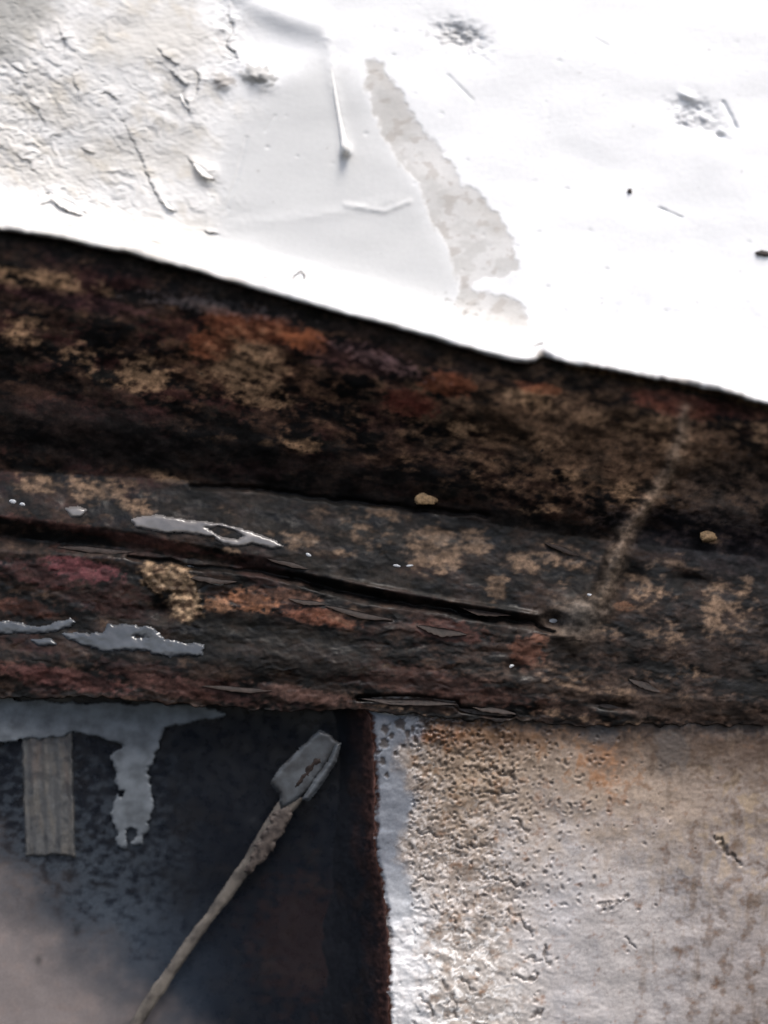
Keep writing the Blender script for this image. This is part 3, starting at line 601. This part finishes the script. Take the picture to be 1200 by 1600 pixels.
# ================================================================== 4. dark recessed panel, lower left
U, V = np.meshgrid(axis(-260, -10, 600, 640, 2.4, 8), axis(1040, 1041, 1608, 1860, 2.4, 10))
q = Sheet(U, V)
q.Dp = 158 - 30 * sst(260, -60, U) - fbm(U, V, 120, 160, 3, seed=170) * 3 - fbm(U, V, 24, 20, 3, seed=171) * 0.15
def dark_depth(u, v): return 158 - 30 * sst(260, -60, u)
g1 = fbm(U, V, 60, 50, 4, seed=172); g2 = fbm(U, V, 20, 13, 5, seed=173); g3 = fbm(U, V, 7, octv=3, seed=174)
q.C[:] = srgb(20, 23, 29)
q.mix(sst(0.0, .6, g1) * .5, srgb(28, 28, 30)); q.mix(sst(.3, .8, blob(U, V, 470, 1470, 90, 120) + .4 * g2) * .4, srgb(44, 32, 30))
pale_fade = sst(0.0, 1.15, (V - 1390) / 210 + (150 - U) / 230 + 0.12 * g1 + 0.06 * g2)  # soft mask, paler towards the bottom left
q.mix(pale_fade * 0.92, srgb(122, 114, 112)); q.mix(pale_fade * sst(.0, .6, g1 + .4 * g2) * .3, srgb(128, 114, 108))
lft = sst(350, 160, U + 20 * g1) * (1 - pale_fade); q.mix(lft * sst(-.6, .7, g2 + .35 * g3 + (V - 1330) / 260) * .75, srgb(64, 71, 79))
q.mix(sst(.35, .75, g2 + .3 * g3) * lft * .5, srgb(26, 30, 34))
q.mix(sst(1340, 1560, V) * sst(420, 260, U) * .2 * (1 - pale_fade), srgb(60, 72, 88))
for cx, cy in [(120, 1452), (60, 1500), (230, 1390), (455, 1570)]: q.mix(blob(U, V, cx, cy, 6, 9) * .6, srgb(24, 26, 30))
q.Rg[:] = 0.3; q.rough(pale_fade, .6); q.rough(sst(0, .5, g2) * .5, .3)
dark = empty('dark_metal_panel', P(200, 1600, 158), 'dark wet sheet metal in the recess, pale towards the bottom left', 'metal panel')
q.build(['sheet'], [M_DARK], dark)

# ribbed strap on the dark panel
U, V = np.meshgrid(np.linspace(34, 118, 60), np.linspace(1142, 1342, 120))
st = Sheet(U + (V - 1240) * 0.03 + fbm(U * 0, V, 26, 18, 4, seed=184) * 2.0 * (U - 76) / 42, V + fbm(U, V * 0, 20, octv=3, seed=185) * 3 * sst(1300, 1342, V))
x = (U - 34) / 84
prof = np.minimum(sst(0, .07, x), sst(1, .93, x)) * sst(1342, 1334, V)
st.Dp = dark_depth(U, V) + 4 - prof * 9 - np.cos(x * 2 * math.pi * 4.2) * 1.6 * prof - fbm(U, V, 8, 30, 3, seed=180) * 1.0
st.C[:] = srgb(88, 89, 90); st.mix(sst(-.1, .5, fbm(U, V, 9, 60, 4, seed=181)) * .5, srgb(112, 107, 100)); st.mix(sst(.2, .9, .4 * fbm(U, V, 14, 50, 4, seed=182) + .7 * blob(U, V, 58, 1190, 12, 70) + .6 * blob(U, V, 104, 1180, 8, 60)) * .35, srgb(108, 88, 76)); st.C = st.C * .62
st.mix(sst(.1, .5, fbm(U, V, 12, 16, 4, seed=183)) * .5 * sst(1260, 1160, V), srgb(66, 62, 60)); st.mix(sst(-.1, .5, fbm(U, V, 24, 20, 5, seed=186) + .5 * (np.abs(x - .5) - .3)) * .55, srgb(40, 43, 47)); st.Rg[:] = .55
sto = st.build(['ribbed_strap'], [M_BLIS], None)[0]
tag(sto, 'short pale ribbed metal strap hanging down on the dark panel', 'strap')

# ================================================================== 5. diagonal rod with its end bracket
rod = empty('diagonal_rod', P(210, 1606, 140), 'thin pale rod running diagonally across the dark recess from a grey bracket', 'rod')
RODPTS = [(540, 1130), (500, 1192), (455, 1250), (420, 1296), (360, 1388), (300, 1470), (250, 1542), (212, 1600), (150, 1696), (80, 1800)]
M_ROD = plain('corroded_rod', srgb(98, 92, 85), rough=.6, var=.1, scale=110, bump=.2, c2=srgb(58, 54, 51))
M_SCALE2 = plain('rod_rust', srgb(70, 62, 57), rough=.7, var=.4, scale=300, bump=.8, c2=srgb(36, 30, 28))
M_BRK = plain('grey_bracket_steel', srgb(72, 76, 80), rough=.45, var=.15, scale=120, bump=.5, c2=srgb(46, 46, 47))
def interp(pts, n):
    pts = np.array(pts, float); t = np.linspace(0, len(pts) - 1, n)
    return np.stack([np.interp(t, np.arange(len(pts)), pts[:, k]) for k in range(pts.shape[1])], -1)
rp = interp([(455, 1250, 122), (420, 1296, 124), (360, 1388, 130), (300, 1470, 132), (250, 1542, 132), (212, 1600, 130), (150, 1696, 130), (80, 1800, 130)], 90)
rads = np.interp(np.linspace(0, 1, 90), [0, .12, .3, 1], [10, 8, 7, 9]) * (1 + .13 * fbm(np.arange(90.), np.zeros(90), 5, octv=3, seed=9))
rp = interp([(472, 1236, 119), (455, 1252, 121), (432, 1284, 124), (405, 1318, 127), (392, 1340, 129)], 24)



# ================================================================== 6. water lying on the beam and the panels
def film(name, poly, depthf, label, mat, thick=1.0, ragk=3.0, seed=0, hole=None, group=None, step=1.6, ragscale=16, cat='puddle'):
    xs = [a for a, _ in poly]; ys = [c for _, c in poly]
    U, V = np.meshgrid(np.arange(min(xs) - 8, max(xs) + 8, step), np.arange(min(ys) - 8, max(ys) + 8, step))
    sd = poly_sdf(U, V, poly)
    for hp in (hole or []): sd = np.minimum(sd, -poly_sdf(U, V, hp))
    sd = sd + fbm(U, V, ragscale, ragscale * .6, 5, seed=seed + 200, gain=.6) * ragk
    dd = depthf(U, V) - np.where(sd > 0, thick * (1 - np.exp(-np.maximum(sd, 0) / 2.2)) + 1.0, np.maximum(sd, -3) * 1.5 + 1.0) - fbm(U, V, 50, 24, 2, seed=seed + 300) * .5
    x, y, z = P(U, V, dd); co = np.stack([x, y, z], -1).reshape(-1, 3); F = grid_faces(*U.shape)
    F = F[sd.reshape(-1)[F].min(1) > -3]
    o = link_mesh(name, co, F, mat, None)
    return tag(o, label, cat, group)
def add_part(name, poly, depthf, mat, parent, **kw):
    o = film(name, poly, depthf, None, mat, cat=None, **kw)
    w0 = np.array(o.location); o.parent = parent; o.location = Vector(w0 - wloc(parent)); return o
add_part('bracket', [(424, 1224), (436, 1204), (455, 1185), (478, 1162), (498, 1142), (516, 1150), (528, 1162), (512, 1184), (494, 1212), (478, 1236), (456, 1252), (440, 1262), (438, 1240)],
         lambda U, V: 118 + 0 * U, M_BRK, rod, thick=3, ragk=2.0, ragscale=16, seed=20)
add_part('rust_flake', [(470, 1212), (480, 1196), (492, 1184), (506, 1180), (502, 1192), (490, 1198), (484, 1212), (468, 1226), (458, 1236), (462, 1222)], lambda U, V: 116 + 0 * U, M_SCALE, rod, thick=2, ragk=4, ragscale=12, seed=23)
add_part('bracket_flange', [(531, 1162), (524, 1190), (504, 1222), (482, 1250), (474, 1248), (492, 1220), (514, 1190), (526, 1162)], lambda U, V: 114 + 0 * U, M_BRK, rod, thick=5, ragk=1.0, ragscale=10, seed=21)
def ribbon(path):
    a = []; b_ = []
    for i, (u, v, w_) in enumerate(path):
        u0, v0, _ = path[max(i - 1, 0)]; u1, v1, _ = path[min(i + 1, len(path) - 1)]
        L = math.hypot(u1 - u0, v1 - v0); nx, ny = -(v1 - v0) / L, (u1 - u0) / L
        a.append((u + nx * w_, v + ny * w_)); b_.append((u - nx * w_, v - ny * w_))
    return a + b_[::-1]
rdep = lambda U, V: 124 + 8 * sst(1250, 1400, V)
add_part('shaft', ribbon([(462, 1240, 12), (440, 1268, 12), (418, 1300, 9), (390, 1344, 8), (360, 1388, 7.5), (300, 1470, 7), (250, 1542, 7.5), (212, 1600, 8), (150, 1696, 8), (80, 1800, 8)]), rdep, M_ROD, rod, thick=2.2, ragk=2.2, ragscale=70, seed=30)
add_part('rust_crust', ribbon([(452, 1262, 6), (436, 1284, 13), (420, 1310, 9), (408, 1332, 11), (394, 1350, 6), (384, 1362, 4)]), lambda U, V: rdep(U, V) - 4, M_SCALE2, rod, thick=2, ragk=6, ragscale=26, seed=31)
G = 'water lying on the rusty beam'
bsm = lambda U, V: beam_depth(U, V) - fbm(U, V, 90, 60, 4, seed=101, ang=13) * 3 - 2.5
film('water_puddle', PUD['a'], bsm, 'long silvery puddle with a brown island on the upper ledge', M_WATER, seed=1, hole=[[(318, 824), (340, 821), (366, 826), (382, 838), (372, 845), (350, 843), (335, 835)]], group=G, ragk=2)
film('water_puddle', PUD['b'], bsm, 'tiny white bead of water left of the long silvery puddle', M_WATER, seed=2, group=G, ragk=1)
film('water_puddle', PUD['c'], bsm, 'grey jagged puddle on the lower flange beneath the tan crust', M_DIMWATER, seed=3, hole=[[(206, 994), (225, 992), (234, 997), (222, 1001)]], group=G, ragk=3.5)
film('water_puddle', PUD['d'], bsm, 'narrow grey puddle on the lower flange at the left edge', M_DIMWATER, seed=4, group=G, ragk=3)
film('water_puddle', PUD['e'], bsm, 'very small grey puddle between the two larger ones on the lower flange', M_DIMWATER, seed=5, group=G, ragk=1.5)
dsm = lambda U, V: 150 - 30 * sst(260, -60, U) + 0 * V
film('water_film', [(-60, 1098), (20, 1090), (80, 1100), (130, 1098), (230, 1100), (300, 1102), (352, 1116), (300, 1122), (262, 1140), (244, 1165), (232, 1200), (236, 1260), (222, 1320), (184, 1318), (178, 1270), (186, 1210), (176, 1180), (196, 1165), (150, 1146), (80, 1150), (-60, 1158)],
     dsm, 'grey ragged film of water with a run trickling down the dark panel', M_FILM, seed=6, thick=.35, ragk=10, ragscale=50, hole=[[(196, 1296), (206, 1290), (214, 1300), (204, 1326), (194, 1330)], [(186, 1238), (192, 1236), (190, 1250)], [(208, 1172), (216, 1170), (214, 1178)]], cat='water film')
# clear drops caught in cracks and on the wet patch
def drop(u, v, rx, ry, dd, label, group, seed=0, ang=0):
    rr = random.Random(seed); n, m = 14, 7; co = []; a0 = R(ang)
    for i in range(m + 1):
        ph = (i / m) * math.pi / 2; rad = math.cos(ph)
        for j in range(n):
            t = 2 * math.pi * j / n; wob = 1 + 0.12 * math.sin(2 * t + seed) + .06 * math.sin(3 * t + seed * 2)
            x = rx * rad * math.cos(t) * wob; y = ry * rad * math.sin(t) * wob
            co.append(P(u + x * math.cos(a0) - y * math.sin(a0), v + x * math.sin(a0) + y * math.cos(a0), dd + 1.0 - math.sin(ph) * min(rx, ry) * 0.65))
    F = [(i * n + j, i * n + (j + 1) % n, (i + 1) * n + (j + 1) % n, (i + 1) * n + j) for i in range(m) for j in range(n)]
    o = link_mesh('water_drop', co, np.array(F), M_DROP, None)
    return tag(o, label, 'water drop', group)
GD = 'clear drops of water caught on the rust'
for i, (u, v, rx, ry, an, lab) in enumerate([
    (620, 884, 8, 3, 5, 'thin clear drop on the ledge right of the middle, above the long crack'), (640, 884, 7, 3, -10, 'thin clear drop touching the seam of tan rust on the middle of the ledge'),
    (922, 930, 6, 4, 20, 'clear drop on the grey weld seam near its lower end'), (862, 971, 12, 6, -5, 'bright drop filling the hole at the right end of the crack'),
    (797, 1041, 9, 4, -8, 'bright drop below the crack on the brown lower flange'), (20, 784, 8, 5, 10, 'bright drop on the ledge at the far left edge'),
    (35, 788, 6, 4, 0, 'second bright drop just right of the far left one'), (482, 867, 6, 4, 20, 'round clear drop past the right tip of the long puddle'),
    (340, 912, 12, 4, 8, 'flat bright drop right of the tan crust'), (300, 884, 8, 3, 5, 'thin drop in the groove above the tan crust')]):
    drop(u, v, rx * .75, ry * .7, b_depth(u, v) - 1, lab, GD, i, an)
# ================================================================== 7. small loose things
def pebble(name, u, v, rx, ry, rz, dd, mat, label, cat, seed=0, ang=0):
    rr = np.random.RandomState(seed); n, m = 20, 12; co = []; a0 = R(ang)
    for i in range(m + 1):
        ph = -math.pi / 2 + math.pi * i / m
        for j in range(n):
            t = 2 * math.pi * j / n
            k = 1 + 0.32 * float(fbm(np.array([math.cos(t) * math.cos(ph) * 9 + seed * 7]), np.array([math.sin(t) * math.cos(ph) * 9 + ph * 5]), 5, octv=3, seed=seed)[0])
            x = rx * math.cos(ph) * math.cos(t) * k; y = ry * math.cos(ph) * math.sin(t) * k * (1 - .35 * math.sin(t))
            co.append(P(u + x * math.cos(a0) - y * math.sin(a0), v + x * math.sin(a0) + y * math.cos(a0), dd - rz * math.sin(ph) * k))
    F = [(i * n + j, i * n + (j + 1) % n, (i + 1) * n + (j + 1) % n, (i + 1) * n + j) for i in range(m) for j in range(n)]
    return tag(link_mesh(name, co, np.array(F), mat, None), label, cat)
pebble('stone_chip', 666, 782, 17, 11, 4, b_depth(666, 782) - 3, M_TAN, 'tan stone chip stuck in the dark crease in the middle of the beam', 'stone chip', 1)
pebble('stone_chip', 1107, 840, 13, 9, 5, b_depth(1107, 840) - 3, M_TAN, 'tan stone chip right of the weld seam on the beam', 'stone chip', 2)
pebble('dirt_speck', 984, 299, 3.4, 3.4, 2, wall_depth(984, 299) - 1, M_DIRT, 'tiny dark speck on the blank white wall', 'speck', 3)
pebble('leaf_fragment', 1194, 397, 13, 4, 2, wall_depth(1194, 397) - 2, M_DIRT, 'small dark leaf fragment on the white wall at the right edge', 'leaf fragment', 4, 5)
def fibre(pts, r, label, seed=0):
    pts3 = interp([(u, v, wall_depth(u, v) - o) for u, v, o in pts], 24)
    return tag(tube('plant_fibre', [tuple(x) for x in pts3], [r] * 24, M_DIRT, None, n=7, wob=.2, seed=seed), label, 'fibre')
fibre([(456, 436, 2), (460, 430, 4), (470, 423, 5), (477, 430, 4), (474, 436, 2)], 1.1, 'small arched dark fibre standing on the wall just above the rim')
